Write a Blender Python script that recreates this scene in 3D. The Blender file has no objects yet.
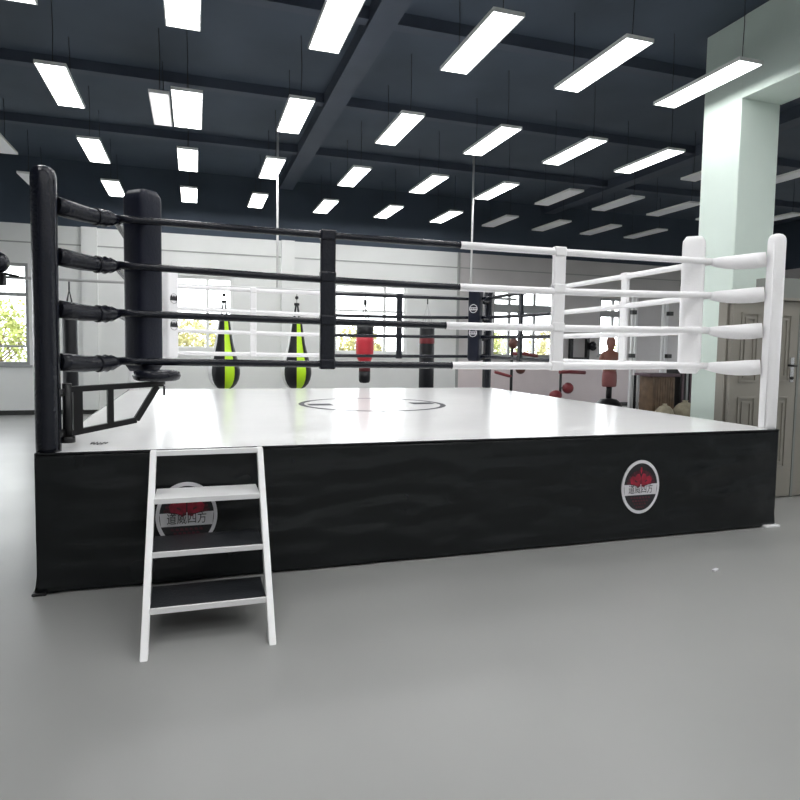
import bpy, math, random
from mathutils import Vector, Matrix, noise
random.seed(7)
PI = math.pi
scene = bpy.context.scene
COL = scene.collection

# ---------------------------------------------------------------- materials
def nodes_of(m):
    m.use_nodes = True
    nt = m.node_tree
    return nt, nt.nodes['Principled BSDF']
def mat(name, col, rough=.5, metal=0, var=.0, scale=8, bump=0, bscale=40, coat=0, spec=None, detail=4):
    m = bpy.data.materials.new(name)
    nt, p = nodes_of(m)
    p.inputs['Base Color'].default_value = (*col, 1)
    p.inputs['Roughness'].default_value = rough
    p.inputs['Metallic'].default_value = metal
    if coat: p.inputs['Coat Weight'].default_value = coat; p.inputs['Coat Roughness'].default_value = .12
    if spec is not None: p.inputs['Specular IOR Level'].default_value = spec
    tc = nt.nodes.new('ShaderNodeTexCoord')
    n = nt.nodes.new('ShaderNodeTexNoise'); n.inputs['Scale'].default_value = scale; n.inputs['Detail'].default_value = detail
    nt.links.new(tc.outputs['Object'], n.inputs['Vector'])
    if var:
        r = nt.nodes.new('ShaderNodeValToRGB')
        r.color_ramp.elements[0].position = .3; r.color_ramp.elements[1].position = .7
        r.color_ramp.elements[0].color = (*[c*(1-var) for c in col], 1)
        r.color_ramp.elements[1].color = (*[min(1, c*(1+var)) for c in col], 1)
        nt.links.new(n.outputs['Fac'], r.inputs['Fac']); nt.links.new(r.outputs['Color'], p.inputs['Base Color'])
    if bump:
        n2 = nt.nodes.new('ShaderNodeTexNoise'); n2.inputs['Scale'].default_value = bscale
        nt.links.new(tc.outputs['Object'], n2.inputs['Vector'])
        b = nt.nodes.new('ShaderNodeBump'); b.inputs['Strength'].default_value = bump; b.inputs['Distance'].default_value = .02
        nt.links.new(n2.outputs['Fac'], b.inputs['Height']); nt.links.new(b.outputs['Normal'], p.inputs['Normal'])
    return m
def emit(name, col, s):
    m = bpy.data.materials.new(name); nt, p = nodes_of(m)
    p.inputs['Base Color'].default_value = (.8, .8, .8, 1)
    p.inputs['Emission Color'].default_value = (*col, 1); p.inputs['Emission Strength'].default_value = s
    return m
M = {}
M['black_vinyl'] = mat('black_vinyl', (.0062, .0078, .0088), .27, var=.12, scale=3, bump=.2, bscale=9, spec=.30)
M['black_leather'] = mat('black_leather', (.0075, .009, .015), .25, bump=.15, bscale=60, spec=.36)
M['pad_navy'] = mat('pad_navy', (.010, .012, .023), .42, bump=.1, bscale=60, spec=.22)
M['white_leather'] = mat('white_leather', (.86, .85, .86), .32, bump=.1, bscale=60)
M['canvas'] = mat('canvas', (.90, .90, .90), .20, var=.015, scale=2, bump=.03, bscale=5)
M['decal_white'] = mat('decal_white', (.72, .71, .74), .45)
M['decal_red'] = mat('decal_red', (.33, .010, .035), .5, var=.35, scale=30)
M['decal_maroon'] = mat('decal_maroon', (.075, .012, .022), .5, var=.5, scale=40)
M['decal_black'] = mat('decal_black', (.012, .012, .015), .5)
M['decal_grey'] = mat('decal_grey', (.07, .07, .08), .6, spec=.2)
M['floor'] = mat('grey_epoxy', (.30, .303, .293), .30, var=.05, scale=.7, bump=.02, bscale=2)
M['wall_light'] = mat('wall_light', (.78, .79, .78), .6, var=.03, scale=1.5)
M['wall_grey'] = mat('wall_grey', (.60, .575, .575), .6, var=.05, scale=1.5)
M['ceil'] = mat('ceiling_dark', (.048, .066, .094), .75, var=.12, scale=1.2)
M['beam'] = mat('beam_dark', (.052, .066, .094), .7, var=.1, scale=2)
M['wall_rose'] = mat('wall_rose', (.80, .71, .715), .6, var=.04, scale=1.5)
M['seam'] = mat('seam_grey', (.36, .37, .36), .6)
M['base'] = mat('baseboard_dark', (.03, .032, .03), .5)
M['column'] = mat('mint_paint', (.66, .76, .70), .5, var=.03, scale=2)
M['frame_white'] = mat('frame_white', (.86, .87, .86), .4)
M['frame_grey'] = mat('frame_grey', (.36, .37, .37), .4)
M['steel_black'] = mat('steel_black', (.009, .009, .010), .35, spec=.35)
M['steel_white'] = mat('steel_white', (.82, .82, .82), .35)
M['steel_pale'] = mat('steel_pale', (.55, .55, .55), .35, metal=.2)
M['chrome'] = mat('chrome', (.6, .6, .6), .2, metal=1)
M['tread_black'] = mat('tread_black', (.016, .018, .021), .33, bump=.2, bscale=120)
M['ladder_white'] = mat('ladder_white', (.88, .88, .88), .35)
M['bag_green'] = mat('bag_green', (.60, .98, .02), .35)
M['bag_black'] = mat('bag_black', (.011, .012, .015), .4, bump=.1, spec=.35)
M['bag_white'] = mat('bag_white', (.8, .8, .8), .4)
M['bag_red'] = mat('bag_red', (.62, .03, .05), .35)
M['bar_red'] = mat('bar_red', (.19, .024, .03), .4)
M['ball_brown'] = mat('ball_brown', (.11, .04, .03), .4)
M['dummy'] = mat('dummy_skin', (.24, .10, .075), .5, var=.1, scale=6)
M['shorts'] = mat('dummy_red', (.25, .085, .085), .6)
M['door_grey'] = mat('door_grey', (.235, .220, .190), .5, var=.06, scale=2)
M['door_dark'] = mat('door_dark', (.19, .20, .185), .5)
M['wood'] = mat('brown_slats', (.16, .10, .055), .5, var=.3, scale=6)
M['wood_dark'] = mat('dark_top', (.10, .055, .07), .5)
M['sack'] = mat('sack_beige', (.40, .36, .26), .9, var=.2, scale=10, bump=.4, bscale=25)
M['mesh_grey'] = mat('grey_cloth', (.35, .34, .34), .8)
M['lamp_on'] = emit('lamp_on', (1, 1, 1), 11)
M['lamp_dim'] = emit('lamp_dim', (1, .93, .97), .75)
M['lamp_off'] = mat('lamp_off', (.80, .80, .84), .45)
M['bark'] = mat('bark', (.16, .11, .07), .9)
M['leaf_green'] = mat('leaf_green', (.16, .26, .06), .7, var=.4, scale=2)
M['leaf_yellow'] = mat('leaf_yellow', (.44, .41, .18), .7, var=.4, scale=2)
M['leaf_lime'] = mat('leaf_lime', (.36, .40, .12), .7, var=.4, scale=2)
M['ground'] = mat('outdoor_ground', (.30, .30, .26), .9, var=.1, scale=1)
def floor_mat():
    nt = M['floor'].node_tree; p = nt.nodes['Principled BSDF']
    tc = nt.nodes.new('ShaderNodeTexCoord'); n = nt.nodes.new('ShaderNodeTexNoise'); n.inputs['Scale'].default_value = 1.4
    mr = nt.nodes.new('ShaderNodeMapRange'); mr.inputs['To Min'].default_value = .24; mr.inputs['To Max'].default_value = .40
    nt.links.new(tc.outputs['Object'], n.inputs['Vector']); nt.links.new(n.outputs['Fac'], mr.inputs['Value'])
    nt.links.new(mr.outputs['Result'], p.inputs['Roughness'])
floor_mat()
def glass_mat():
    m = bpy.data.materials.new('window_glass'); m.use_nodes = True; nt = m.node_tree
    for n in list(nt.nodes): nt.nodes.remove(n)
    o = nt.nodes.new('ShaderNodeOutputMaterial'); mx = nt.nodes.new('ShaderNodeMixShader')
    t = nt.nodes.new('ShaderNodeBsdfTransparent'); g = nt.nodes.new('ShaderNodeBsdfGlossy')
    g.inputs['Roughness'].default_value = .03; mx.inputs[0].default_value = .07
    nt.links.new(t.outputs[0], mx.inputs[1]); nt.links.new(g.outputs[0], mx.inputs[2]); nt.links.new(mx.outputs[0], o.inputs[0])
    return m
M['glass'] = glass_mat()

# ---------------------------------------------------------------- mesh builder
class MB:
    def __init__(s): s.v = []; s.f = []; s.m = []; s.sm = []; s.mats = []
    def mi(s, m):
        m = M[m] if isinstance(m, str) else m
        if m not in s.mats: s.mats.append(m)
        return s.mats.index(m)
    def face(s, idx, m, smooth=False): s.f.append(idx); s.m.append(s.mi(m)); s.sm.append(smooth)
    def box(s, a, b, m):
        x0, y0, z0 = [min(a[i], b[i]) for i in range(3)]; x1, y1, z1 = [max(a[i], b[i]) for i in range(3)]
        n = len(s.v)
        s.v += [(x0,y0,z0),(x1,y0,z0),(x1,y1,z0),(x0,y1,z0),(x0,y0,z1),(x1,y0,z1),(x1,y1,z1),(x0,y1,z1)]
        for q in ((0,3,2,1),(4,5,6,7),(0,1,5,4),(1,2,6,5),(2,3,7,6),(3,0,4,7)): s.face([n+i for i in q], m)
        return s
    def bar(s, p, q, w, h, m, up=(0,0,1)):       # oriented box from p to q, w across, h along up
        p = Vector(p); q = Vector(q); d = (q-p).normalized(); up = Vector(up)
        side = d.cross(up).normalized()*w/2; u = side.cross(d).normalized()*h/2
        n = len(s.v)
        for c in (p, q):
            for a, b in ((-1,-1),(1,-1),(1,1),(-1,1)): s.v.append(tuple(c+side*a+u*b))
        for k in ((3,2,1,0),(4,5,6,7),(0,1,5,4),(1,2,6,5),(2,3,7,6),(3,0,4,7)): s.face([n+i for i in k], m)
        return s
    def tube(s, pts, rad, m, seg=16, cap=True, matfn=None):   # pts path, rad number or list
        pts = [Vector(p) for p in pts]; N = len(pts)
        rad = rad if isinstance(rad, (list, tuple)) else [rad]*N
        n0 = len(s.v); ref = None
        for i, p in enumerate(pts):
            d = (pts[min(i+1, N-1)]-pts[max(i-1, 0)])
            if d.length < 1e-9: d = Vector((0,0,1))
            d.normalize()
            if ref is None: ref = Vector((0,0,1)) if abs(d.z) < .9 else Vector((1,0,0))
            a = (ref - d*ref.dot(d)).normalized(); b = d.cross(a)
            for k in range(seg):
                t = 2*PI*k/seg; s.v.append(tuple(p + (a*math.cos(t)+b*math.sin(t))*rad[i]))
        for i in range(N-1):
            mm = matfn(i) if matfn else m
            for k in range(seg):
                k2 = (k+1) % seg; s.face([n0+i*seg+k, n0+i*seg+k2, n0+(i+1)*seg+k2, n0+(i+1)*seg+k], mm, True)
        if cap:
            s.face([n0+k for k in range(seg)][::-1], matfn(0) if matfn else m)
            s.face([n0+(N-1)*seg+k for k in range(seg)], matfn(N-2) if matfn else m)
        return s
    def lathe(s, prof, m, seg=32, c=(0,0), sx=1, sy=1, afn=None):   # prof [(r,z)]
        n0 = len(s.v); N = len(prof)
        for r, z in prof:
            for k in range(seg):
                t = 2*PI*k/seg; s.v.append((c[0]+r*sx*math.cos(t), c[1]+r*sy*math.sin(t), z))
        for i in range(N-1):
            for k in range(seg):
                k2 = (k+1) % seg; mm = afn((k+.5)*2*PI/seg, i) if afn else m
                s.face([n0+i*seg+k, n0+i*seg+k2, n0+(i+1)*seg+k2, n0+(i+1)*seg+k], mm, True)
        s.face([n0+k for k in range(seg)][::-1], m); s.face([n0+(N-1)*seg+k for k in range(seg)], m)
        return s
    def ball(s, c, r, m, seg=20, rings=12, sz=1):
        prof = [(max(1e-4, r*math.sin(PI*i/rings)), c[2]-r*sz*math.cos(PI*i/rings)) for i in range(rings+1)]
        return s.lathe(prof, m, seg, (c[0], c[1]))
    def fan(s, pts, m):
        n = len(s.v); s.v += [tuple(p) for p in pts]; s.face(list(range(n, n+len(pts))), m); return s
    def build(s, name, parent=None, loc=None, bevel=0):
        me = bpy.data.meshes.new(name); me.from_pydata(s.v, [], s.f)
        for m in s.mats: me.materials.append(m)
        for i, p in enumerate(me.polygons): p.material_index = s.m[i]; p.use_smooth = s.sm[i]
        me.update()
        o = bpy.data.objects.new(name, me); COL.objects.link(o)
        if parent: o.parent = parent
        if loc: o.location = loc
        if bevel:
            b = o.modifiers.new('bevel', 'BEVEL'); b.width = bevel; b.segments = 2; b.limit_method = 'ANGLE'; b.angle_limit = math.radians(50)
        return o
def root(name, loc, label, cat, group=None, rz=0):
    o = bpy.data.objects.new(name, None); o.empty_display_size = .1; COL.objects.link(o)
    o.location = loc; o.rotation_euler = (0, 0, rz); o['label'] = label; o['category'] = cat
    if group: o['group'] = group
    return o
def tag(o, label, cat, group=None):
    o['label'] = label; o['category'] = cat
    if group: o['group'] = group
    return o
def struct(o): o['kind'] = 'structure'; return o
def copy_tree(o, parent=None):
    c = o.copy(); COL.objects.link(c)
    if parent: c.parent = parent
    for ch in list(o.children): copy_tree(ch, c)
    return c
def bx(name, a, b, m, parent=None, bevel=0): return MB().box(a, b, m).build(name, parent, bevel=bevel)

# ---------------------------------------------------------------- room shell
X0, X1, Y0, Y1 = -7.0, 16.0, -8.0, 9.99
ZC, ZD = 4.95, 3.68
struct(bx('floor', (X0-.2, Y0-.2, -.1), (X1+.2, Y1+.25, 0), 'floor'))
struct(bx('ceiling', (X0-.2, Y0-.2, ZC), (X1+.2, Y1+.25, ZC+.12), 'ceil'))
WIN = [  # x0, x1, z0, z1, mullion xs, transom bars (z, h)
    (-4.30, -2.21, .97, 2.93, [-3.25], [(2.33, .07), (1.33, .04)]),
    (.02, 1.62, 1.32, 2.84, [1.10], [(2.18, .05)]),
    (3.80, 5.50, 1.28, 2.84, [4.98], [(2.24, .05)]),
    (7.70, 9.62, 1.24, 2.92, [8.16, 8.85], [(2.42, .20)]),
    (10.72, 11.42, 1.30, 2.78, [11.15], [(2.38, .16)]),
    (-6.9, -4.9, .97, 2.93, [-5.9], [(2.33, .07)]),
]
def wall_with_holes():
    b = MB()
    xs = sorted({X0, X1, 6.77} | {w[0] for w in WIN} | {w[1] for w in WIN})
    zs = sorted({0, 1.12, ZD, ZC} | {w[2] for w in WIN} | {w[3] for w in WIN})
    for i in range(len(xs)-1):
        for j in range(len(zs)-1):
            cx, cz = (xs[i]+xs[i+1])/2, (zs[j]+zs[j+1])/2
            if any(w[0] < cx < w[1] and w[2] < cz < w[3] for w in WIN): continue
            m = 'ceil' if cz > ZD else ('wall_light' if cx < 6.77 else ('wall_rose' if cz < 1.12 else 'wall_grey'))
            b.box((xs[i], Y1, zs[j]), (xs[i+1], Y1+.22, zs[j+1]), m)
    return b.build('wall_back')
struct(wall_with_holes())
ADDED_SIDEW = [(-6.2, -4.2), (-2.6, -.6), (1.0, 3.0), (4.6, 6.6), (7.4, 9.2)]  # unseen side windows, added to brighten the back wall and floor
def side_wall(nm, xa, xb, lm):
    SW = ADDED_SIDEW if nm == 'wall_right' else ADDED_SIDEW[3:]
    b = MB(); ys = sorted([Y0, Y1] + [q for w_ in SW for q in w_]); z0, z1 = .95, 2.95
    for i in range(len(ys)-1):
        hole = (ys[i], ys[i+1]) in SW
        if hole: b.box((xa, ys[i], 0), (xb, ys[i+1], z0), lm).box((xa, ys[i], z1), (xb, ys[i+1], ZD), lm)
        else: b.box((xa, ys[i], 0), (xb, ys[i+1], ZD), lm)
    b.box((xa, Y0, ZD), (xb, Y1, ZC), 'ceil'); struct(b.build(nm))
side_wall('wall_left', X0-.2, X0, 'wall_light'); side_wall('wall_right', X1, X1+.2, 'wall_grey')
for nm, a, c in (('wall_front', (X0, Y0-.2, 0), (X1, Y0, ZC)),):
    b = MB(); b.box(a, (c[0], c[1], ZD), 'wall_light' if nm != 'wall_right' else 'wall_grey'); b.box((a[0], a[1], ZD), c, 'ceil'); struct(b.build(nm))
struct(bx('baseboard_back', (X0, Y1-.02, 0), (X1, Y1, .09), 'base'))
k = 1
for a, c, m in (((X0, Y1-.012, 3.315), (X1, Y1, 3.34), 'seam'), ((6.74, Y1-.03, .09), (6.80, Y1, ZD), 'seam'), ((-1.26, Y1-.10, .09), (-.98, Y1, ZD), 'wall_light'),
                ((2.62, Y1-.10, .09), (2.90, Y1, ZD), 'wall_light')):
    struct(bx('trim_%d' % k, a, c, m)); k += 1
for y in (2.75, 5.15, 7.55, -2.0, .35):                # ceiling joists across
    struct(bx('trim_%d' % k, (X0, y-.07, ZC-.13), (X1, y+.07, ZC), 'beam')); k += 1
for x in (-3.2, 2.72, 9.15):                      # main beams along
    struct(bx('trim_%d' % k, (x-.14, Y0, ZC-.18), (x+.14, Y1, ZC), 'beam')); k += 1
struct(bx('trim_%d' % k, (6.34, Y0, 4.10), (6.88, 1.5, ZC), 'column')); k += 1     # boxed beam carried by the column
for wi, (x0, x1, z0, z1, mx, tz) in enumerate(WIN):
    fm = 'frame_white' if x0 < 6 else 'frame_grey'
    if wi in (0, 5): fm = 'frame_grey'
    r = bpy.data.objects.new('window_%d' % (wi+1), None); COL.objects.link(r); r.location = ((x0+x1)/2, Y1, z0); struct(r)
    cx = (x0+x1)/2
    b = MB(); f = .06; ya, yb = .04, .11; h = z1-z0; w = (x1-x0)/2
    b.box((-w, ya, 0), (w, yb, f), fm).box((-w, ya, h-f), (w, yb, h), fm).box((-w, ya, f), (-w+f, yb, h-f), fm).box((w-f, ya, f), (w, yb, h-f), fm)
    for m_ in mx: b.box((m_-cx-.03, ya, f), (m_-cx+.03, yb, h-f), fm)
    for z, hh in tz: b.box((-w+f, ya+.005, z-z0-hh/2), (w-f, yb-.005, z-z0+hh/2), fm)
    b.build('window_frame', r)
    bx('pane', (-w+f, .07, f), (w-f, .078, h-f), 'glass', r)
    bx('window_sill', (-w-.05, -.05, -.04), (w+.05, .04, 0), fm, r)

wn = len(WIN)+1
for xw in (X0-.1, X1+.1):  # added windows out of view, there for their daylight
    for (ya, yb) in (ADDED_SIDEW if xw > 0 else ADDED_SIDEW[3:]):
        r = bpy.data.objects.new('window_%d' % wn, None); COL.objects.link(r); r.location = (xw, (ya+yb)/2, .95); struct(r); wn += 1
        b = MB(); w_ = (yb-ya)/2
        for a_, c_ in (((-.04,-w_,0),(.04,w_,.06)), ((-.04,-w_,1.94),(.04,w_,2.0)), ((-.04,-w_,.06),(.04,-w_+.06,1.94)), ((-.04,w_-.06,.06),(.04,w_,1.94)), ((-.04,-.03,.06),(.04,.03,1.94)), ((-.035,-w_+.06,1.40),(.035,w_-.06,1.45))): b.box(a_, c_, 'frame_white')
        b.build('window_frame', r); bx('pane', (-.004,-w_+.06,.06), (.004,w_-.06,1.94), 'glass', r)
# ---------------------------------------------------------------- outdoors
struct(bx('ground', (-40, -40, -.25), (60, 60, -.12), 'ground'))
def tree(x, y, h, w, leafm, label, seed):
    rnd = random.Random(seed)
    r = root('garden_tree', (x, y, -.05), label, 'tree', 'trees outside the windows')
    b = MB(); b.tube([(0,0,0), (.04,.02,h*.3), (0,0,h*.6)], [.07, .05, .03], 'bark', 8)
    for q in range(6):
        a = rnd.random()*2*PI; b.tube([(.02,.01,h*(.25+.04*q)), (math.cos(a)*w*.3, math.sin(a)*w*.3, h*(.5+.05*q))], [.03,.012], 'bark', 6)
    b.build('trunk', r)
    c = MB(); mi = leafm
    for q in range(1500):
        while True:
            p = Vector((rnd.uniform(-1,1), rnd.uniform(-1,1), rnd.uniform(-1,1)))
            if p.length < 1 and (p.length > .45 or rnd.random() < .3): break
        nz = .8+.45*noise.noise(p*2.2+Vector((seed,0,0)))
        p = Vector((p.x*w/2*nz, p.y*w/2*nz, h*.58+p.z*h*.42*nz))
        a = Vector((rnd.uniform(-1,1), rnd.uniform(-1,1), rnd.uniform(-1,1))).normalized()*rnd.uniform(.05,.10)
        d = a.cross(Vector((rnd.uniform(-1,1), rnd.uniform(-1,1), rnd.uniform(-1,1)))).normalized()*rnd.uniform(.03,.06)
        c.fan([p-a, p+d, p+a, p-d], mi)
    c.build('foliage', r)
tree(-6.6, 17.5, 3.3, 2.6, 'leaf_green', 'green tree at the left edge, beyond the far-left window', 1)
tree(-4.4, 16.5, 2.9, 2.6, 'leaf_lime', 'pale green tree seen through the far-left window', 2)
tree(-1.1, 16.5, 2.5, 2.2, 'leaf_green', 'green tree outside, hidden mostly behind the white far corner pad', 3)
tree(.9, 16, 2.45, 2.4, 'leaf_yellow', 'yellow leafed tree behind the left teardrop bag', 4)
tree(6.1, 16.5, 2.35, 2.0, 'leaf_yellow', 'yellow leafed tree outside, right of the red bag', 5)
tree(4.6, 16, 2.2, 1.6, 'leaf_lime', 'pale green tree outside, left of the red bag', 6)
tree(11.0, 16.5, 2.3, 1.9, 'leaf_lime', 'pale green tree seen through the window right of the far black post', 7)
tree(13.3, 16.5, 2.5, 2.0, 'leaf_yellow', 'yellow leafed tree seen between the black and white ring spacers', 8)
tree(17.3, 17, 2.3, 2.0, 'leaf_lime', 'pale green tree outside the narrow right window', 9)

# ---------------------------------------------------------------- column
tag(MB().box((6.34, 1.5, 0), (6.87, 2.03, ZC), 'column').build('column', bevel=.01), 'square mint-painted concrete column rising behind the near white corner', 'column')

# ---------------------------------------------------------------- ceiling lights
def light_proto(m, w=.295, l=1.195):
    r = bpy.data.objects.new('ceiling_light', None); COL.objects.link(r)
    b = MB(); t = .012; z0, z1 = 0, .035
    b.box((-w/2, -l/2, z0), (-w/2+t, l/2, z1), 'frame_white').box((w/2-t, -l/2, z0), (w/2, l/2, z1), 'frame_white')
    b.box((-w/2+t, -l/2, z0), (w/2-t, -l/2+t, z1), 'frame_white').box((-w/2+t, l/2-t, z0), (w/2-t, l/2, z1), 'frame_white')
    b.box((-w/2+t, -l/2+t, z1-.006), (w/2-t, l/2-t, z1), 'frame_white')
    b.build('frame', r)
    bx('diffuser', (-w/2+t, -l/2+t, .004), (w/2-t, l/2-t, .010), m, r)
    for y in (-l*.4, l*.4):
        MB().tube([(0, y, .03), (.01, y, .4), (0, y, ZC-4.2)], .004, 'steel_black', 6).build('wire', r)
    return r
on = light_proto('lamp_on'); off = light_proto('lamp_off'); used = {}
CX = [-1.80, -.535, .755, 2.01, 3.34, 4.65, 5.93, 7.20, 8.48, 9.78, 11.03, 12.3]
ORD = ['first', 'second', 'third', 'fourth', 'fifth', 'sixth', 'seventh', 'eighth', 'ninth', 'tenth', 'eleventh', 'twelfth']
def put_light(x, y, lit, label, group):
    src = on if lit else off
    c = src if not used.get(lit) else copy_tree(src)
    used[lit] = 1
    c.location = (x, y, 4.2); c['label'] = label; c['category'] = 'ceiling light'; c['group'] = group
G = 'panel lights hung in rows under the dark ceiling'
for rowname, y, i0, i1, nlit in (('row nearest the back wall', 8.78, 0, 11, 7), ('second row from the back wall', 6.43, 0, 12, 7), ('third row from the back wall', 4.02, 1, 10, 8), ('fourth row from the back wall', 1.60, 1, 7, 8)):
    for n, i in enumerate(range(i0, i1)):
        if i == 2 and abs(y-4.02) < .1: continue
        lit = (i < nlit) and not (i == 0)
        put_light(CX[i], y, lit, '%s panel light, %s from left in the %s' % ('glowing white' if lit else 'unlit grey', ORD[n], rowname), G)
for y in (-.82, -3.2, -5.6):  # extra lamp rows out of view, added to raise the brightness
    for x in CX[1:9:1]:
        put_light(x, y, True, 'added panel light out of view, raising the room brightness', 'added panel lights out of view')
big = light_proto('lamp_on', .34, 1.25); big.location = (.77, 4.27, 4.2); tag(big, 'large glowing panel light cut by the top edge, in the third row', 'ceiling light', G)
dim = light_proto('lamp_dim', .22, 1.1); dim.location = (.47, 4.36, 4.2); tag(dim, 'dim pinkish strip light beside the large glowing panel', 'ceiling light', G)

# ---------------------------------------------------------------- boxing ring
S, H = 5.345, .80
ring = root('boxing_ring', (0, 0, 0), 'raised boxing ring with white canvas, black skirt and half black half white ropes', 'boxing ring')
bx('platform', (.03, .03, .02), (S-.03, S-.03, H-.035), 'steel_black', ring)
bx('canvas', (.0, .0, H-.033), (S, S, H), 'canvas', ring, bevel=.008)
cen = MB()
def annulus(b, c, r0, r1, m, z=None, seg=64, plane='xy', ex=1, ez=1, d=0):
    for k_ in range(seg):
        a0, a1 = 2*PI*k_/seg, 2*PI*(k_+1)/seg
        P = []
        for r, a in ((r0, a0), (r1, a0), (r1, a1), (r0, a1)):
            if plane == 'xy': P.append((c[0]+r*math.cos(a), c[1]+r*math.sin(a), z))
            else: P.append((c[0]+r*ex*math.cos(a), d, c[2]+r*ez*math.sin(a)))
        b.fan(P, m)
annulus(cen, (2.67, 2.68), .735, .795, 'decal_grey', H+.0015, 96)
# band of the mark across the circle
for sx in (-1, 1):
    cen.fan([(2.67+sx*.70, 2.60, H+.0018), (2.67+sx*.70, 2.78, H+.0018), (2.67+sx*.45, 2.80, H+.0018), (2.67+sx*.45, 2.58, H+.0018)][::sx], 'decal_grey')
canv = [o for o in ring.children if o.name.startswith('canvas')][0]
cm = cen.build('centre_mark', canv); cm['label'] = 'thin grey circle printed at the centre of the canvas'
# scribble by marker on the near left corner
sc = MB(); pts = []
for i in range(60):
    t = i/59; pts.append((.235+.085*t, .30+.055*math.sin(t*26)*(1-.6*t)+.012*math.sin(t*9), H+.002))
pts = [(.228, .36, H+.002), (.232, .27, H+.002)] + pts
sc.tube(pts, .0025, 'decal_black', 5)
so = sc.build('scribble', canv); so['label'] = 'small black marker scribble'

def apron_side(name, org, ux, out):
    """org corner, ux unit along, out outward normal: vinyl sheet with folds, real thickness"""
    b = MB(); nx, nz = 150, 26; ux = Vector(ux); out = Vector(out); org = Vector(org)
    grid = []
    for lay in (0, 1):
        for j in range(nz+1):
            z = .012+(H-.002-.012)*j/nz
            for i in range(nx+1):
                t = i/nx; s_ = -.006+(S+.012)*t
                n1 = noise.noise(Vector((s_*.9, z*4.5, org.x+org.y*.7+3)))
                n2 = noise.noise(Vector((s_*2.2+z*1.6, z*9, 9+org.y)))
                n3 = noise.noise(Vector((s_*5+z*5, z*14, 19+org.x)))
                edge = min(1, min(s_+.006, S+.006-s_)/.25+.1)
                fd = (1-min(1, 2.2*abs(noise.noise(Vector((s_*.8+z*1.5, z*6.5, 41+org.x))))))**3*.019 + (1-min(1, 2.4*abs(noise.noise(Vector((s_*1.3-z*2, z*5, 77+org.y))))))**4*.016
                fl = .018*max(0, 1-z/.12)
                dd = .012 + edge*(.013*n1 + .013*n2 + .006*n3 + fd)*(1 if ux.x else .35)*math.sin(PI*min(1, z/H*1.02))**.6*1.0 + fl*(.6+.6*n2)
                if org.y == 0 and ux.x > 0:
                    g = max(math.exp(-(((s_-bxx)/.26)**4+((z-.40)/.27)**4)) for bxx in (4.02, .785)); dd = dd*(1-g)+.013*g
                dd = max(.004, dd)
                grid.append(tuple(org+ux*s_+out*(dd-(.003 if lay else 0))+Vector((0,0,z))))
    b.v = grid; L = (nx+1)*(nz+1)
    for j in range(nz):
        for i in range(nx):
            a = j*(nx+1)+i; q = [a, a+1, a+nx+2, a+nx+1]
            b.face(q, 'black_vinyl', True); b.face([L+x for x in q][::-1], 'black_vinyl', True)
    for i in range(nx):
        b.face([i+1, i, L+i, L+i+1], 'black_vinyl'); t_ = nz*(nx+1)+i; b.face([t_, t_+1, L+t_+1, L+t_], 'black_vinyl')
    return b.build(name, ring)
ap_f = apron_side('apron_panel', (0,0,0), (1,0,0), (0,-1,0))
apron_side('apron_panel', (S,0,0), (0,1,0), (1,0,0))
apron_side('apron_panel', (S,S,0), (-1,0,0), (0,1,0))
apron_side('apron_panel', (0,S,0), (0,-1,0), (-1,0,0))
bx('edge_binding', (-.004, -.024, H-.010), (S+.004, -.004, H+.001), 'black_vinyl', ring, bevel=.004)
for (cx, cy, dx, dy) in ((0,0,1,1),(S,0,-1,1),(S,S,-1,-1),(0,S,1,-1)):
    o_ = .068
    MB().tube([(cx+dx*o_,cy+dy*o_,.0),(cx+dx*o_,cy+dy*o_,.02),(cx+dx*o_,cy+dy*o_,H-.003)], [.066,.064,.062], 'black_vinyl', 24).build('corner_cover', ring)
bx('foot_plate', (S-.12, -.055, 0), (S+.03, .05, .022), 'steel_white', ring, bevel=.006)['label'] = 'white foot plate'
bx('foot_plate', (-.035, -.04, 0), (.04, .05, .018), 'steel_black', ring, bevel=.006)

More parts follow.
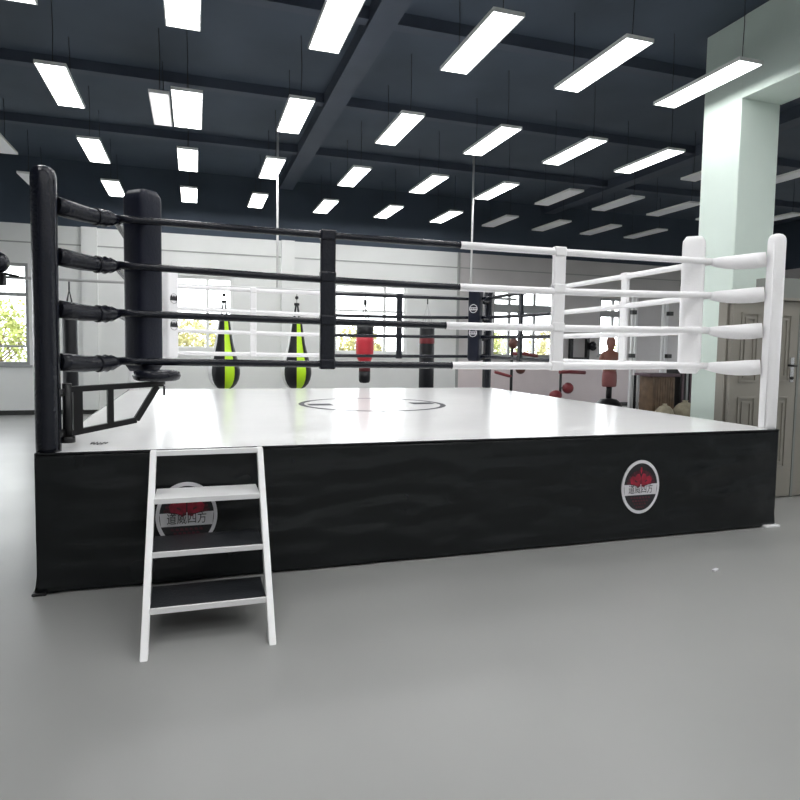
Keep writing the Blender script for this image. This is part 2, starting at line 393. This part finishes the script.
# round badge printed on the skirt
def text_mesh(body, size, bold=.0):
    cu = bpy.data.curves.new('txt', 'FONT'); cu.body = body; cu.size = size; cu.align_x = 'CENTER'; cu.align_y = 'CENTER'; cu.offset = bold; cu.extrude = 0
    cu.resolution_u = 3
    o = bpy.data.objects.new('txt', cu); COL.objects.link(o)
    bpy.context.view_layer.update()
    me = bpy.data.meshes.new_from_object(o.evaluated_get(bpy.context.evaluated_depsgraph_get()))
    v = [tuple(x.co) for x in me.vertices]; f = [list(p.vertices) for p in me.polygons]
    bpy.data.objects.remove(o); bpy.data.curves.remove(cu); bpy.data.meshes.remove(me)
    return v, f
TV, TF = text_mesh('道威四方', .074, .0)
def badge(cx, cz, ex, ez, y=-.020):
    b = MB(); n = 64
    def poly(P, m, d): b.fan([(cx+ex*px, y-d, cz+ez*pz) for px, pz in P], m)
    n0 = len(b.v)
    for yy in (y+.006, y):
        for i in range(n): b.v.append((cx+ex*math.cos(2*PI*i/n), yy, cz+ez*math.sin(2*PI*i/n)))
    for i in range(n): b.face([n0+i, n0+n+i, n0+n+(i+1) % n, n0+(i+1) % n], 'decal_white')
    poly([(.998*math.cos(2*PI*i/n), .998*math.sin(2*PI*i/n)) for i in range(n)], 'decal_black', .0004)
    annulus(b, (cx, 0, cz), .885, 1.0, 'decal_white', plane='xz', ex=ex, ez=ez, d=y-.0012)
    def xw(v, r=.885): return r*math.sqrt(max(0, 1-(v/r)**2))
    top, bot = .10, -.30
    poly([(-xw(bot), bot), (xw(bot), bot), (xw(top), top), (-xw(top), top)], 'decal_white', .0010)
    # dark red spread shape over the band: broad two-lobed body with feathered sides
    for s_ in (-1, 1):
        for q in range(7):
            a = .15+q*.20; r1 = .74-.015*q; r0 = .22
            c, d_ = math.cos(a), math.sin(a); e = .055
            poly([(s_*(r0*c+e*d_), .06+r0*d_-e*c), (s_*(r1*c+e*d_*.7), .06+r1*d_*.88-e*c*.7), (s_*(r1*c*1.03-e*.2*d_), .06+r1*d_*.90), (s_*(r1*c-e*d_), .06+r1*d_*.88+e*c), (s_*(r0*c-e*d_), .06+r0*d_+e*c)][::s_], 'decal_maroon', .0012+.0001*q)
        poly([(s_*.02, .02), (s_*.16, -.02), (s_*.30, .08), (s_*.52, .12), (s_*.58, .30), (s_*.46, .42), (s_*.30, .36), (s_*.22, .48), (s_*.10, .50), (s_*.02, .38)][::s_], 'decal_red', .0022)
        poly([(s_*.20, .16), (s_*.34, .22), (s_*.32, .27), (s_*.19, .22)][::s_], 'decal_maroon', .0026)
    poly([(-.05, .60), (0, .46), (.05, .60), (.04, .74), (-.04, .74)], 'decal_red', .0024)
    # fine dark red pattern below the band
    for q in range(4):
        hw = .54-.10*q; z0_ = -.36-.115*q
        for i in range(7-q):
            u = -hw+2*hw*(i+.1)/(7-q); w_ = 2*hw/(7-q)*.78
            poly([(u, z0_), (u, z0_-.075), (u+w_, z0_-.085), (u+w_*.8, z0_-.01)], 'decal_maroon', .0014)
    n1 = len(b.v)
    for vx, vy, vz in TV: b.v.append((cx+vx*ex/.19*.84, y-.0030, cz+ez*-.10+vy*ez/.2*.98))
    for f in TF: b.face([n1+i for i in f], 'decal_black')
    o = b.build('badge', ap_f); o['label'] = 'round white-rimmed red and black badge with four characters'
badge(4.015, .40, .168, .203)
badge(.785, .40, .174, .202)

# corners
def corner(cx, cy, dx, dy, white):
    L = 'white_leather' if white else 'black_leather'
    o_ = .05
    px, py = cx+dx*o_, cy+dy*o_
    prof = [(.064, H)] + [(.0655, H+.03)] + [(.066, z) for z in (1.1, 1.5, 1.9, 2.2, 2.31)] + [(.063, 2.335), (.055, 2.355), (.040, 2.368), (.02, 2.375), (.001, 2.377)]
    b = MB(); b.lathe(prof, L, 28, (px, py))
    po = b.build('corner_post', ring); po['label'] = ('white' if white else 'black')+' padded corner post'
    # stitched seam down the cover
    b = MB(); b.tube([(px+dx*.066*.9, py-dy*.030, H+.01), (px+dx*.066*.9, py-dy*.030, 2.30)], .0045, L, 6); b.build('seam', po)
    # turnbuckle covers: fat sleeve, gathered end, running diagonally in from the post
    for zi, z in enumerate(ZR):
        a = Vector((px+dx*.05, py+dy*.05, z)); e = Vector((cx+dx*(RI+.01), cy+dy*(RI+.01), z-.005))
        P, R_ = [], []
        for t, r in (((0,.060),(.2,.064),(.45,.060),(.65,.054),(.8,.047),(.9,.039),(1,.029)) if white else ((0,.050),(.15,.052),(.4,.049),(.62,.044),(.66,.052),(.71,.044),(.76,.054),(.81,.045),(.86,.048),(.93,.036),(1,.027))):
            P.append(a.lerp(e, t)+Vector((0,0,-.012*math.sin(PI*t)))); R_.append(r)
        c_ = MB(); c_.tube(P, R_, L, 18); c_.build('turnbuckle_cover', ring)
        if not white: MB().tube([P[3], P[3].lerp(P[4], .6)], [.053, .052], L, 14).build('strap', po)
    # cushion pad
    PC = .52 if dx*dy > 0 or cy > 1 else .478
    if cx > 1 and cy > 1: PC = .465
    w, th, z0, z1 = .095, .090, 1.235, 2.385
    b = MB(); ang = math.atan2(dy, dx)      # local x -> diagonal inward
    n0 = len(b.v); rings_ = []
    prof2 = []
    for i in range(33):
        z = z0+(z1-z0)*i/32
        e = min(i, 32-i)/32*(z1-z0); k_ = 1 if e > .06 else math.sqrt(max(0.02, 1-((.06-e)/.06)**2))
        prof2.append((z, k_))
    seg = 24
    for z, k_ in prof2:
        for q in range(seg):
            a = 2*PI*q/seg; ca, sa = math.cos(a), math.sin(a)
            lx = math.copysign(abs(ca)**.4, ca)*th*(.65+.35*k_); ly = math.copysign(abs(sa)**.4, sa)*w*(.80+.20*k_)
            X = (cx+dx*PC)+math.cos(ang)*lx-math.sin(ang)*ly; Y = (cy+dy*PC)+math.sin(ang)*lx+math.cos(ang)*ly
            b.v.append((X, Y, z))
    pm = 'white_leather' if white else 'pad_navy'
    for i in range(32):
        for q in range(seg): b.face([n0+i*seg+q, n0+i*seg+(q+1) % seg, n0+(i+1)*seg+(q+1) % seg, n0+(i+1)*seg+q], pm, True)
    b.face([n0+q for q in range(seg)][::-1], pm); b.face([n0+32*seg+q for q in range(seg)], pm)
    pad = b.build('corner_pad', ring); pad['label'] = ('white' if white else 'black')+' padded corner cushion'
    # badges on the face of the pad that looks into the ring
    for z in (2.02, 1.66) if not white else (2.00, 1.66):
        g = MB(); m_ = 'decal_black' if white else 'decal_white'; R0 = .064
        def P3(u, v, d=0):
            lx = th+.0035+d
            return ((cx+dx*PC)+math.cos(ang)*lx-math.sin(ang)*u, (cy+dy*PC)+math.sin(ang)*lx+math.cos(ang)*u, z+v)
        for q in range(40):
            a0, a1 = 2*PI*q/40, 2*PI*(q+1)/40; r0, r1 = R0*(.86 if not white else .93), R0
            g.fan([P3(r0*math.cos(a0), r0*math.sin(a0)), P3(r1*math.cos(a0), r1*math.sin(a0)), P3(r1*math.cos(a1), r1*math.sin(a1)), P3(r0*math.cos(a1), r0*math.sin(a1))], m_)
        g.fan([P3(-R0, -.024), P3(R0, -.024), P3(R0, .018), P3(-R0, .018)], m_)
        if white:
            for u in (-.04, 0, .04): g.fan([P3(u-.02, .018), P3(u+.02, .018), P3(u+.012, .04), P3(u-.012, .04)], m_)
        else:
            for u in (-.040, -.013, .013, .040): g.fan([P3(u-.010, -.012, .001), P3(u+.010, -.012, .001), P3(u+.010, .008, .001), P3(u-.010, .008, .001)], 'decal_black')
        g.build('badge', pad)
ZR = (2.177, 1.897, 1.603, 1.303)
RI = .375
corner(0, 0, 1, 1, False); corner(S, 0, -1, 1, True); corner(S, S, -1, -1, False); corner(0, S, 1, -1, True)
# ropes; each is black on one half, white on the other
C4 = [(RI, RI), (S-RI, RI), (S-RI, S-RI), (RI, S-RI)]
split = {0: (.50, .50, .478, .49), 1: (.5, .5, .5, .5), 2: (.52, .52, .52, .52), 3: (.5, .5, .5, .5)}
sag = (.012, .035, .022, .012)
for sd in range(4):
    a, c = Vector((*C4[sd], 0)), Vector((*C4[(sd+1) % 4], 0))
    first_black = sd in (0, 2)
    for zi, z in enumerate(ZR):
        b = MB(); N = 41; sp = split[sd][zi]
        ts = sorted([i/N for i in range(N+1)] + [sp, sp+.0005, sp-.0005])
        P = [a.lerp(c, t)+Vector((0, 0, z-sag[zi]*4*t*(1-t))) for t in ts]
        rr = [(.0235 if ((t < sp) == first_black) else .0275)+.0012*noise.noise(Vector((t*22, zi, sd))) for t in ts]
        b.tube(P, rr, None, 14, matfn=lambda i: 'black_leather' if (((ts[i]+ts[i+1])/2 < sp) == first_black) else 'white_leather')
        b.build('rope', ring)
# spacers tying the four ropes together
def spacer(x, y, along, white, w):
    L = 'white_leather' if white else 'black_leather'
    b = MB(); t = .020; ax = 0 if along == 'x' else 1
    def bb(u0, u1, z0, z1, th):
        a = [x-th, y-th, z0]; c = [x+th, y+th, z1]; p0 = (x, y)[ax]; a[ax] = p0+u0; c[ax] = p0+u1; b.box(a, c, L)
    bb(-w/2, w/2, ZR[3]-.035, ZR[0]+.02, t)
    for z in ZR: bb(-w/2-(0 if white else .003), w/2+(0 if white else .003), z-.045, z+.028, .030)
    o = b.build('rope_spacer', ring, bevel=.012); o['label'] = ('white' if white else 'black')+' vertical rope spacer'
spacer(1.70, RI, 'x', False, .105); spacer(3.50, RI, 'x', True, .105)
spacer(3.70, S-RI, 'x', False, .085); spacer(1.60, S-RI, 'x', True, .085)
spacer(S-RI, 3.64, 'y', False, .085); spacer(S-RI, 1.50, 'y', True, .095)
spacer(RI, 1.70, 'y', False, .10); spacer(RI, 3.60, 'y', True, .10)

# ---------------------------------------------------------------- swing-out corner stool
st = root('corner_stool', (.06, .07, 0), 'black swing-out corner stool on a steel bracket at the near left post', 'stool', rz=math.radians(24))
def sq(p, q, w=.035): return MB().bar(p, q, w, w, 'steel_black', up=(0,1,0) if abs(p[0]-q[0]) < .3 and abs(p[2]-q[2]) > .1 else (0,0,1))
b = MB()
def fr(p, q, w=.034, h=.034): b.bar(p, q, w, h, 'steel_black', up=(0,1,0))
fr((.09,0,1.145), (.64,0,1.165)); fr((.09,0,.89), (.47,0,.945)); fr((.47,0,.945), (.60,0,1.150)); fr((.32,0,1.150), (.32,0,.925)); fr((.14,0,1.14), (.14,0,.90), .05)
b.build('bracket', st, bevel=.004)
b = MB(); b.tube([(.085,0,.86), (.085,0,1.18)], .026, 'steel_black', 14); b.tube([(.085,0,.84), (.085,0,.875)], .040, 'steel_black', 14); b.build('hinge', st)
for z in (.90, 1.13): MB().tube([(0,0,z-.02), (0,0,z+.02)], .070, 'steel_black', 24).build('clamp', st)
b = MB(); b.lathe([(.02,1.182),(.115,1.184),(.135,1.193),(.143,1.215),(.137,1.240),(.115,1.250),(.02,1.252)], 'black_leather', 36, (.60,0)); b.build('seat', st)
MB().tube([(.60,0,1.16),(.60,0,1.19)], .05, 'steel_black', 16).build('seat_post', st)
MB().tube([(.645,0,1.15),(.645,0,1.09)], .007, 'steel_black', 8).build('stop_pin', st)

# ---------------------------------------------------------------- steps
ld = root('ring_steps', (.9, -.5, 0), 'white steel steps with four treads leaning against the front of the ring', 'steps')
def lp(x, t): return Vector((x-.9, -.055-.905*t+.5-.02, .80*(1-t)))
for x0, x1 in ((.605, .610), (1.205, 1.178)):
    p, q = lp(x0, -.0), lp(x1, 1.0); q.z = .0
    b = MB(); d = (q-p).normalized(); w, dp = .034, .075
    n = Vector((0, -1, 0)); V = []
    for c_, (yy0, yy1) in ((p, (0, dp)), (q, (0, dp))):
        for sx, sy in ((-w/2, yy0), (w/2, yy0), (w/2, yy1), (-w/2, yy1)): V.append((c_.x+sx, c_.y+sy, c_.z))
    b.v = V
    for k_ in ((0,1,2,3),(7,6,5,4),(4,5,1,0),(5,6,2,1),(6,7,3,2),(7,4,0,3)): b.face(list(k_), 'ladder_white')
    b.build('stile', ld, bevel=.004)
for z, m_, dpt in ((.798, 'ladder_white', .05), (.578, 'ladder_white', .27), (.362, 'tread_black', .30), (.163, 'tread_black', .30)):  # upper two treads white: grazing glare put into their colour
    t = 1-z/.80; yl = lp(0, t).y; xl = .605-.9+.016+.0; xr = 1.205-.9-.016-.027*t
    b = MB(); b.box((xl, yl+.006, z-.020), (xr, yl+dpt, z), m_); tr = b.build('tread', ld, bevel=.002)
    tr['label'] = 'tread coloured white for glare' if m_ == 'ladder_white' else 'dark rubber tread'
    bx('tread_lip', (xl, yl-.004, z-.026), (xr, yl+.006, z+.003), 'ladder_white', tr, bevel=.002)
for x in (.610, 1.185):
    pass

# ---------------------------------------------------------------- bag rail and hanging bags
RZ, RY = 2.36, 6.8
rl = root('bag_rail', (2.0, RY, 0), 'long pale steel rail hung on rods behind the ring, carrying the bags', 'rail')
MB().tube([(-6.0, 0, RZ), (4.6, 0, RZ)], .022, 'steel_pale', 12).build('rail', rl)
for x in (-5.8, .15, 3.66): MB().tube([(x, 0, RZ), (x, 0, ZC)], .019, 'steel_white', 10).build('hanging_rod', rl)
def chain(b, p, q, n, m='steel_black'):
    p = Vector(p); q = Vector(q)
    for i in range(n):
        a = p.lerp(q, i/n); c_ = p.lerp(q, (i+1.15)/n) if i < n-1 else q
        o = Vector((.006 if i % 2 else 0, 0 if i % 2 else .006, 0))
        b.tube([a+o, c_+o], .004, m, 5); b.tube([a-o, c_-o], .004, m, 5)
def teardrop(x, label):
    r = root('teardrop_bag', (x, RY, 0), label, 'punching bag', 'black and lime teardrop bags')
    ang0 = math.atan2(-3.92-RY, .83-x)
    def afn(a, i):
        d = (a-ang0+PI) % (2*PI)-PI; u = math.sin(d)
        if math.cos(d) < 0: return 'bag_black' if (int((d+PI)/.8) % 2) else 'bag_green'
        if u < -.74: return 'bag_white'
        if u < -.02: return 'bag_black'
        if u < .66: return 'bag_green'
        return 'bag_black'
    prof = [(.02,.69),(.08,.695),(.145,.725),(.20,.785),(.235,.86),(.252,.95),(.252,1.02),(.238,1.10),(.212,1.20),(.180,1.32),(.146,1.46),(.124,1.59),(.104,1.72),(.090,1.82),(.082,1.86)]
    MB().lathe(prof, 'bag_black', 48, afn=afn).build('bag_body', r)
    MB().lathe([(.076,1.845),(.084,1.85),(.084,1.88),(.06,1.89)], 'bag_black', 24).build('collar', r)
    for k_ in range(4):
        a = PI/4+k_*PI/2
        MB().bar((.07*math.cos(a), .07*math.sin(a), 1.84), (.018*math.cos(a), .018*math.sin(a), 2.12), .028, .006, 'bag_black', up=(math.cos(a), math.sin(a), .2)).build('strap', r)
    b = MB(); b.tube([(0,0,2.10),(0,0,2.14)], .045, 'steel_black', 12); chain(b, (0,0,2.14), (0,0,RZ-.024), 4); b.ball((0,0,2.23), .03, 'steel_black', 10, 8)
    b.build('swivel', r)
teardrop(1.295, 'left of two black and lime green teardrop bags behind the ring')
teardrop(2.475, 'right of two black and lime green teardrop bags behind the ring')
r = root('uppercut_bag', (3.665, RY, 0), 'red and black uppercut bag hanging behind the ring', 'punching bag')
MB().lathe([(.02,1.79),(.13,1.80),(.145,1.79),(.148,1.70),(.146,1.60),(.10,1.60)][::-1], 'bag_black', 32).build('top_section', r)
MB().lathe([(.13,1.61),(.150,1.60),(.158,1.50),(.158,1.38),(.150,1.30),(.130,1.22),(.105,1.17),(.09,1.16)][::-1], 'bag_red', 32).build('bulge', r)['label'] = 'red bulge'
MB().lathe([(.092,1.17),(.098,1.10),(.10,1.00)][::-1], 'bar_red', 32).build('neck', r)
MB().lathe([(.099,1.00),(.101,.90),(.098,.83),(.08,.80),(.02,.79)][::-1], 'bag_black', 32).build('lower_section', r)
b = MB()
for k_ in range(3):
    a = k_*2*PI/3+.4; chain(b, (.12*math.cos(a), .12*math.sin(a), 1.78), (0, 0, 2.16), 4)
b.tube([(0,0,2.15),(0,0,2.24)], .03, 'steel_black', 10); chain(b, (0,0,2.22), (0,0,RZ-.024), 3); b.build('chain', r)
def heavy(x, y, w, z0, z1, label, band, top):
    r = root('heavy_bag', (x, y, 0), label, 'punching bag', 'black cylindrical heavy bags')
    MB().lathe([(.02,z0),(w*.85,z0+.005),(w,z0+.03),(w,z0+.4),(w,z1-.03),(w*.93,z1),(.02,z1+.004)], 'bag_black', 32).build('bag_body', r)
    if band: MB().lathe([(w+.002,z1-.30),(w+.004,z1-.29),(w+.004,z1-.20),(w+.002,z1-.19)], 'bar_red', 32).build('band', r)['label'] = 'dark red band'
    b = MB()
    for k_ in range(4):
        a = PI/4+k_*PI/2; b.tube([(w*.85*math.cos(a), w*.85*math.sin(a), z1-.01), (0,0,top-.12)], .007, 'steel_pale' if band else 'bag_black', 6)
    b.tube([(0,0,top-.13),(0,0,top)], .012, 'steel_black', 8)
    b.build('strap', r)
heavy(4.82, RY, .135, .62, 1.80, 'black heavy bag with a dark red band, hung left of the far black corner', True, RZ-.024)
heavy(-.965, RY, .108, .25, 1.86, 'plain black heavy bag seen just right of the near left post', False, RZ-.024)
r = root('ball_trainer', (-1.90, RY, 0), 'glossy black ball trainer clamped on the rail at the left edge', 'boxing trainer')
MB().ball((0,0,2.57), .155, 'black_leather', 24, 14).build('ball', r)
b = MB(); b.box((-.09,-.07,2.24),(.09,-.03,2.42),'steel_black').box((-.09,.03,2.24),(.09,.07,2.42),'steel_black').box((-.09,-.03,2.386),(.09,.03,2.42),'steel_black'); b.build('clamp', r)
MB().bar((.08,0,2.415), (.27,0,2.375), .05, .035, 'steel_black').build('arm', r)

# ---------------------------------------------------------------- right-hand gym equipment
r = root('bar_trainer', (6.75, 7.2, 0), 'reflex bar trainer with brown ball and red padded arms, nearest the black far corner', 'boxing trainer', 'red bar reflex trainers')
MB().lathe([(.28,0),(.29,.02),(.29,.05),(.26,.07),(.04,.08)], 'steel_black', 32).build('base', r)
MB().tube([(0,0,.07),(0,0,1.48)], .028, 'steel_black', 12).build('pole', r)
MB().ball((.02,0,1.54), .095, 'ball_brown', 18, 12, 1.15).build('ball', r)
MB().tube([(0,0,.90),(-.05,0,.90),(-.37,0,.98)], .030, 'bar_red', 10).build('arm', r)
MB().tube([(0,0,1.34),(.25,-.02,1.34),(.56,0,1.30)], .034, 'bar_red', 10).build('arm', r)
MB().ball((.17,-.05,1.04), .10, 'ball_brown', 18, 12).build('ball', r)
MB().tube([(0,0,1.04),(.12,-.03,1.04)], .012, 'steel_black', 8).build('bracket', r)
r = root('bar_trainer', (7.86, 7.2, 0), 'low bar trainer with two red balls and one red arm behind the ring', 'boxing trainer', 'red bar reflex trainers')
MB().lathe([(.28,0),(.29,.02),(.29,.05),(.26,.07),(.04,.08)], 'steel_black', 32).build('base', r)
MB().tube([(0,0,.07),(0,0,.97)], .026, 'steel_black', 12).build('pole', r)
MB().tube([(-.03,0,.98),(.20,0,.985),(.57,0,.97)], .036, 'bar_red', 10).build('arm', r)
MB().ball((.15,-.04,.66), .115, 'bar_red', 18, 12).build('ball', r)
MB().ball((-.14,-.06,.52), .13, 'bar_red', 18, 12, .8).build('ball', r)
MB().tube([(.10,-.03,.66),(0,0,.66)], .012, 'steel_black', 8).build('bracket', r)
MB().tube([(-.08,-.04,.52),(0,0,.52)], .012, 'steel_black', 8).build('bracket', r)
r = root('speed_ball_frame', (10.1, 9.99, 1.2), 'black square wall frame with a small ball, left of the training dummy', 'boxing trainer')
b = MB(); b.box((-.28,-.10,0),(-.20,0,.58),'steel_black').box((.20,-.10,0),(.28,0,.58),'steel_black').box((-.20,-.10,.52),(.20,0,.58),'steel_black').box((-.20,-.10,0),(.20,0,.05),'steel_black'); b.build('frame', r)
MB().ball((.33,-.16,.34), .10, 'black_leather', 16, 10, 1.2).build('ball', r)

# boxing dummy: head, neck, chest on a black pedestal
r = root('training_dummy', (9.02, 7.2, 0), 'brown torso-shaped boxing dummy on a black pedestal behind the ring', 'training dummy')
b = MB(); seg = 28; SEC = [  # z, half width x, half depth y, y shift
    (.72,.125,.10,0),(.80,.150,.115,0),(.90,.150,.115,0),(1.0,.145,.105,0),(1.1,.160,.115,-.005),(1.2,.185,.125,-.01),(1.28,.205,.125,-.01),(1.34,.215,.115,0),(1.385,.195,.095,.005),
    (1.41,.135,.08,.005),(1.43,.075,.065,.0),(1.46,.058,.060,-.005),(1.49,.060,.065,-.01),(1.515,.070,.085,-.02),(1.55,.080,.098,-.02),(1.60,.083,.102,-.015),(1.65,.080,.098,-.01),(1.69,.066,.080,-.005),(1.715,.04,.05,0),(1.722,.008,.01,0)]
for z, hx, hy, ys in SEC:
    for k_ in range(seg):
        a = 2*PI*k_/seg; x = hx*math.cos(a); y = hy*math.sin(a)+ys
        if 1.53 < z < 1.62 and abs(a-1.5*PI) < .2: y -= .022
        if 1.1 < z < 1.35 and math.sin(a) < 0: y -= .015*abs(math.sin(2*a))
        b.v.append((x, y, z))
for i in range(len(SEC)-1):
    for k_ in range(seg): b.face([i*seg+k_, i*seg+(k_+1) % seg, (i+1)*seg+(k_+1) % seg, (i+1)*seg+k_], 'dummy', True)
b.face(list(range(seg))[::-1], 'dummy'); b.face([(len(SEC)-1)*seg+k_ for k_ in range(seg)], 'dummy')
body = b.build('torso', r)
MB().lathe([(.135,.68),(.155,.70),(.162,.80),(.158,.92),(.150,1.0)], 'shorts', 28, sy=.78).build('shorts', r)['label'] = 'dull red lower torso'
for s_ in (-1, 1): MB().tube([(s_*.17,0,1.33),(s_*.205,0,1.27),(s_*.215,0,1.19)], [.05,.055,.042], 'dummy', 12).build('arm_stump', r)
for s_ in (-1, 1): MB().ball((s_*.086,0,1.585), .018, 'dummy', 8, 6, 1.6).build('ear', r)
MB().tube([(0,0,.40),(0,0,.72)], .06, 'steel_black', 16).build('pole', r)
MB().lathe([(.02,0),(.27,0),(.30,.04),(.30,.20),(.26,.34),(.16,.42),(.06,.44)], 'steel_black', 32).build('base', r)

# white rack with two pairs of uprights
r = root('squat_rack', (10.68, 8.1, 0), 'white steel rack with tall uprights and dark hooks, right of the training dummy', 'rack')
for x in (-.44, -.34, .40, .50):
    bx('upright', (x-.022, -.03, 0), (x+.022, .03, 2.70), 'steel_white', r)
bx('crossbar', (-.46, -.028, 2.64), (.52, .028, 2.70), 'steel_white', r)
bx('crossbar', (-.46, -.03, 0), (.52, .032, .05), 'steel_white', r)
for z in (1.28, 2.25):
    for x in (-.47, .53): bx('hook', (x-.07, -.12, z), (x+.05, -.03, z+.09), 'steel_black', r)
# storage in front of the rack
r = root('slatted_cabinet', (10.10, 7.2, 0), 'brown slatted wooden cabinet with a dark overhanging top, behind the ring', 'cabinet')
bx('body', (-.14, -.18, .04), (.42, .22, .90), 'wood', r)
for i in range(9): bx('slat', (-.14+i*.063, -.205, .06), (-.095+i*.063, -.182, .88), 'wood', r)
bx('top', (-.26, -.24, .90), (.52, .26, .965), 'wood_dark', r, bevel=.01)
for i, x in enumerate((9.62, 9.70, 9.78)):
    o = MB().tube([(0,0,0),(0,0,.92)], .028, 'steel_pale' if i != 1 else 'steel_black', 10).build('training_pole', None, (x, 7.25, 0)); tag(o, ('leftmost pale', 'middle dark', 'rightmost pale')[i]+' pole standing left of the slatted cabinet', 'pole', 'poles beside the slatted cabinet')
for i, (x, y, w, h) in enumerate(((10.02, 6.70, .20, .36), (10.55, 6.72, .26, .42))):
    b = MB(); n0 = 0; seg = 22
    for j in range(13):
        t = j/12; rr = w*(math.sin(PI*min(1, .12+t*.95))**.45 if t < .98 else .25)
        for k_ in range(seg):
            a = 2*PI*k_/seg; q = 1+.16*noise.noise(Vector((math.cos(a)*2+i*5, math.sin(a)*2, t*3)))
            b.v.append((rr*q*math.cos(a), .8*rr*q*math.sin(a), h*t))
    for j in range(12):
        for k_ in range(seg): b.face([j*seg+k_, j*seg+(k_+1) % seg, (j+1)*seg+(k_+1) % seg, (j+1)*seg+k_], 'sack', True)
    b.face(list(range(seg))[::-1], 'sack'); b.face([12*seg+k_ for k_ in range(seg)], 'sack')
    tag(b.build('canvas_sack', None, (x, y, 0)), ('smaller beige sack on the floor, nearer the training dummy', 'larger beige sack on the floor, nearer the column')[i], 'sack', 'beige sacks in front of the cabinet')
r = root('equipment_locker', (10.98, 7.25, 0), 'dark locker with vertical slots, between the slatted cabinet and the column', 'locker')
bx('body', (-.26, -.17, .05), (.30, .25, 1.08), 'steel_black', r)
for i in range(5): bx('slot', (-.22+i*.11, -.19, .10), (-.17+i*.11, -.171, 1.02), 'frame_grey' if i % 2 else 'wood_dark', r)
bx('plinth', (-.24, -.15, 0), (.28, .23, .05), 'steel_black', r)

# ---------------------------------------------------------------- door partition on the right
PYF = .77
b = MB(); b.box((5.60, PYF+.05, 0), (9.5, PYF+.15, 1.98), 'door_grey'); struct(b.build('wall_side'))
struct(bx('trim_%d' % k, (5.58, PYF-.01, 1.95), (6.06, PYF+.17, 2.00), 'door_grey')); k += 1
struct(bx('trim_%d' % k, (6.06, PYF-.01, 1.95), (9.52, PYF+.17, 2.14), 'door_dark')); k += 1
struct(bx('trim_%d' % k, (5.56, PYF-.04, 1.925), (9.54, PYF+.05, 1.95), 'door_grey')); k += 1
def door(n, x0, x1, hand):
    r = bpy.data.objects.new('door_%d' % n, None); COL.objects.link(r); r.location = (x0, PYF, 0); struct(r); w = x1-x0
    bx('leaf', (0, .0, .01), (w, .045, 1.92), 'door_grey', r, bevel=.004)
    for z0, z1 in ((.30, 1.0), (1.14, 1.80)):
        b = MB(); m = .10; t = .018
        for q in (0, .045):
            a0, a1, c0, c1 = m+q, w-m-q, z0+q, z1-q
            b.box((a0, -.012, c0), (a1, 0, c0+t), 'door_grey').box((a0, -.012, c1-t), (a1, 0, c1), 'door_grey').box((a0, -.012, c0+t), (a0+t, 0, c1-t), 'door_grey').box((a1-t, -.012, c0+t), (a1, 0, c1-t), 'door_grey')
        b.build('moulding', r)
    if hand is not None:
        h = MB(); h.box((hand-.022, -.012, 1.14), (hand+.022, -.001, 1.38), 'chrome'); h.tube([(hand,-.01,1.30),(hand,-.06,1.30)], .011, 'steel_black', 10); h.tube([(hand,-.055,1.30),(hand-.10,-.055,1.305)], .011, 'steel_black', 10)
        h.tube([(hand,-.012,1.18),(hand,-.022,1.18)], .016, 'steel_black', 12)
        h.build('door_handle', r)
door(1, 5.62, 6.03, None); door(2, 6.07, 6.44, .30); door(3, 6.47, 7.25, .08); door(4, 7.29, 8.10, None)
struct(bx('trim_%d' % k, (6.032, PYF-.012, 0), (6.068, PYF+.05, 1.92), 'door_dark')); k += 1
struct(bx('trim_%d' % k, (6.442, PYF-.004, 0), (6.468, PYF+.05, 1.92), 'door_dark')); k += 1
# crumb of paper
tag(MB().bar((0,0,.006), (.05,.02,.006), .02, .010, 'decal_white').build('paper_scrap', None, (4.02, -.74, 0)), 'tiny white paper scrap on the grey floor right of centre', 'paper')

# ---------------------------------------------------------------- world, camera, view
w = bpy.data.worlds.new('world'); scene.world = w; w.use_nodes = True
bg = w.node_tree.nodes['Background']; bg.inputs['Color'].default_value = (.93, .97, 1, 1); bg.inputs['Strength'].default_value = 5.0
cam = bpy.data.cameras.new('camera'); co = bpy.data.objects.new('camera', cam); COL.objects.link(co)
F = Vector((0.30913989, 0.94872002, -0.06605188)); R = Vector((0.95100102, -0.30878557, 0.01576484)); U = Vector((0.00543945, 0.06768894, 0.99769165))
mw = Matrix.Identity(4)
for i in range(3): mw[i][0] = R[i]; mw[i][1] = U[i]; mw[i][2] = -F[i]
mw[0][3], mw[1][3], mw[2][3] = .8327, -3.9154, 1.4111
co.matrix_world = mw
cam.sensor_width = 36; cam.lens = 631.76/800*36; cam.shift_y = -10/800; cam.clip_end = 200
scene.camera = co
vs = scene.view_settings
scene.display_settings.display_device = 'sRGB'
vs.view_transform = 'Standard'; vs.look = 'None'; vs.exposure = .45; vs.gamma = 1; vs.use_curve_mapping = False
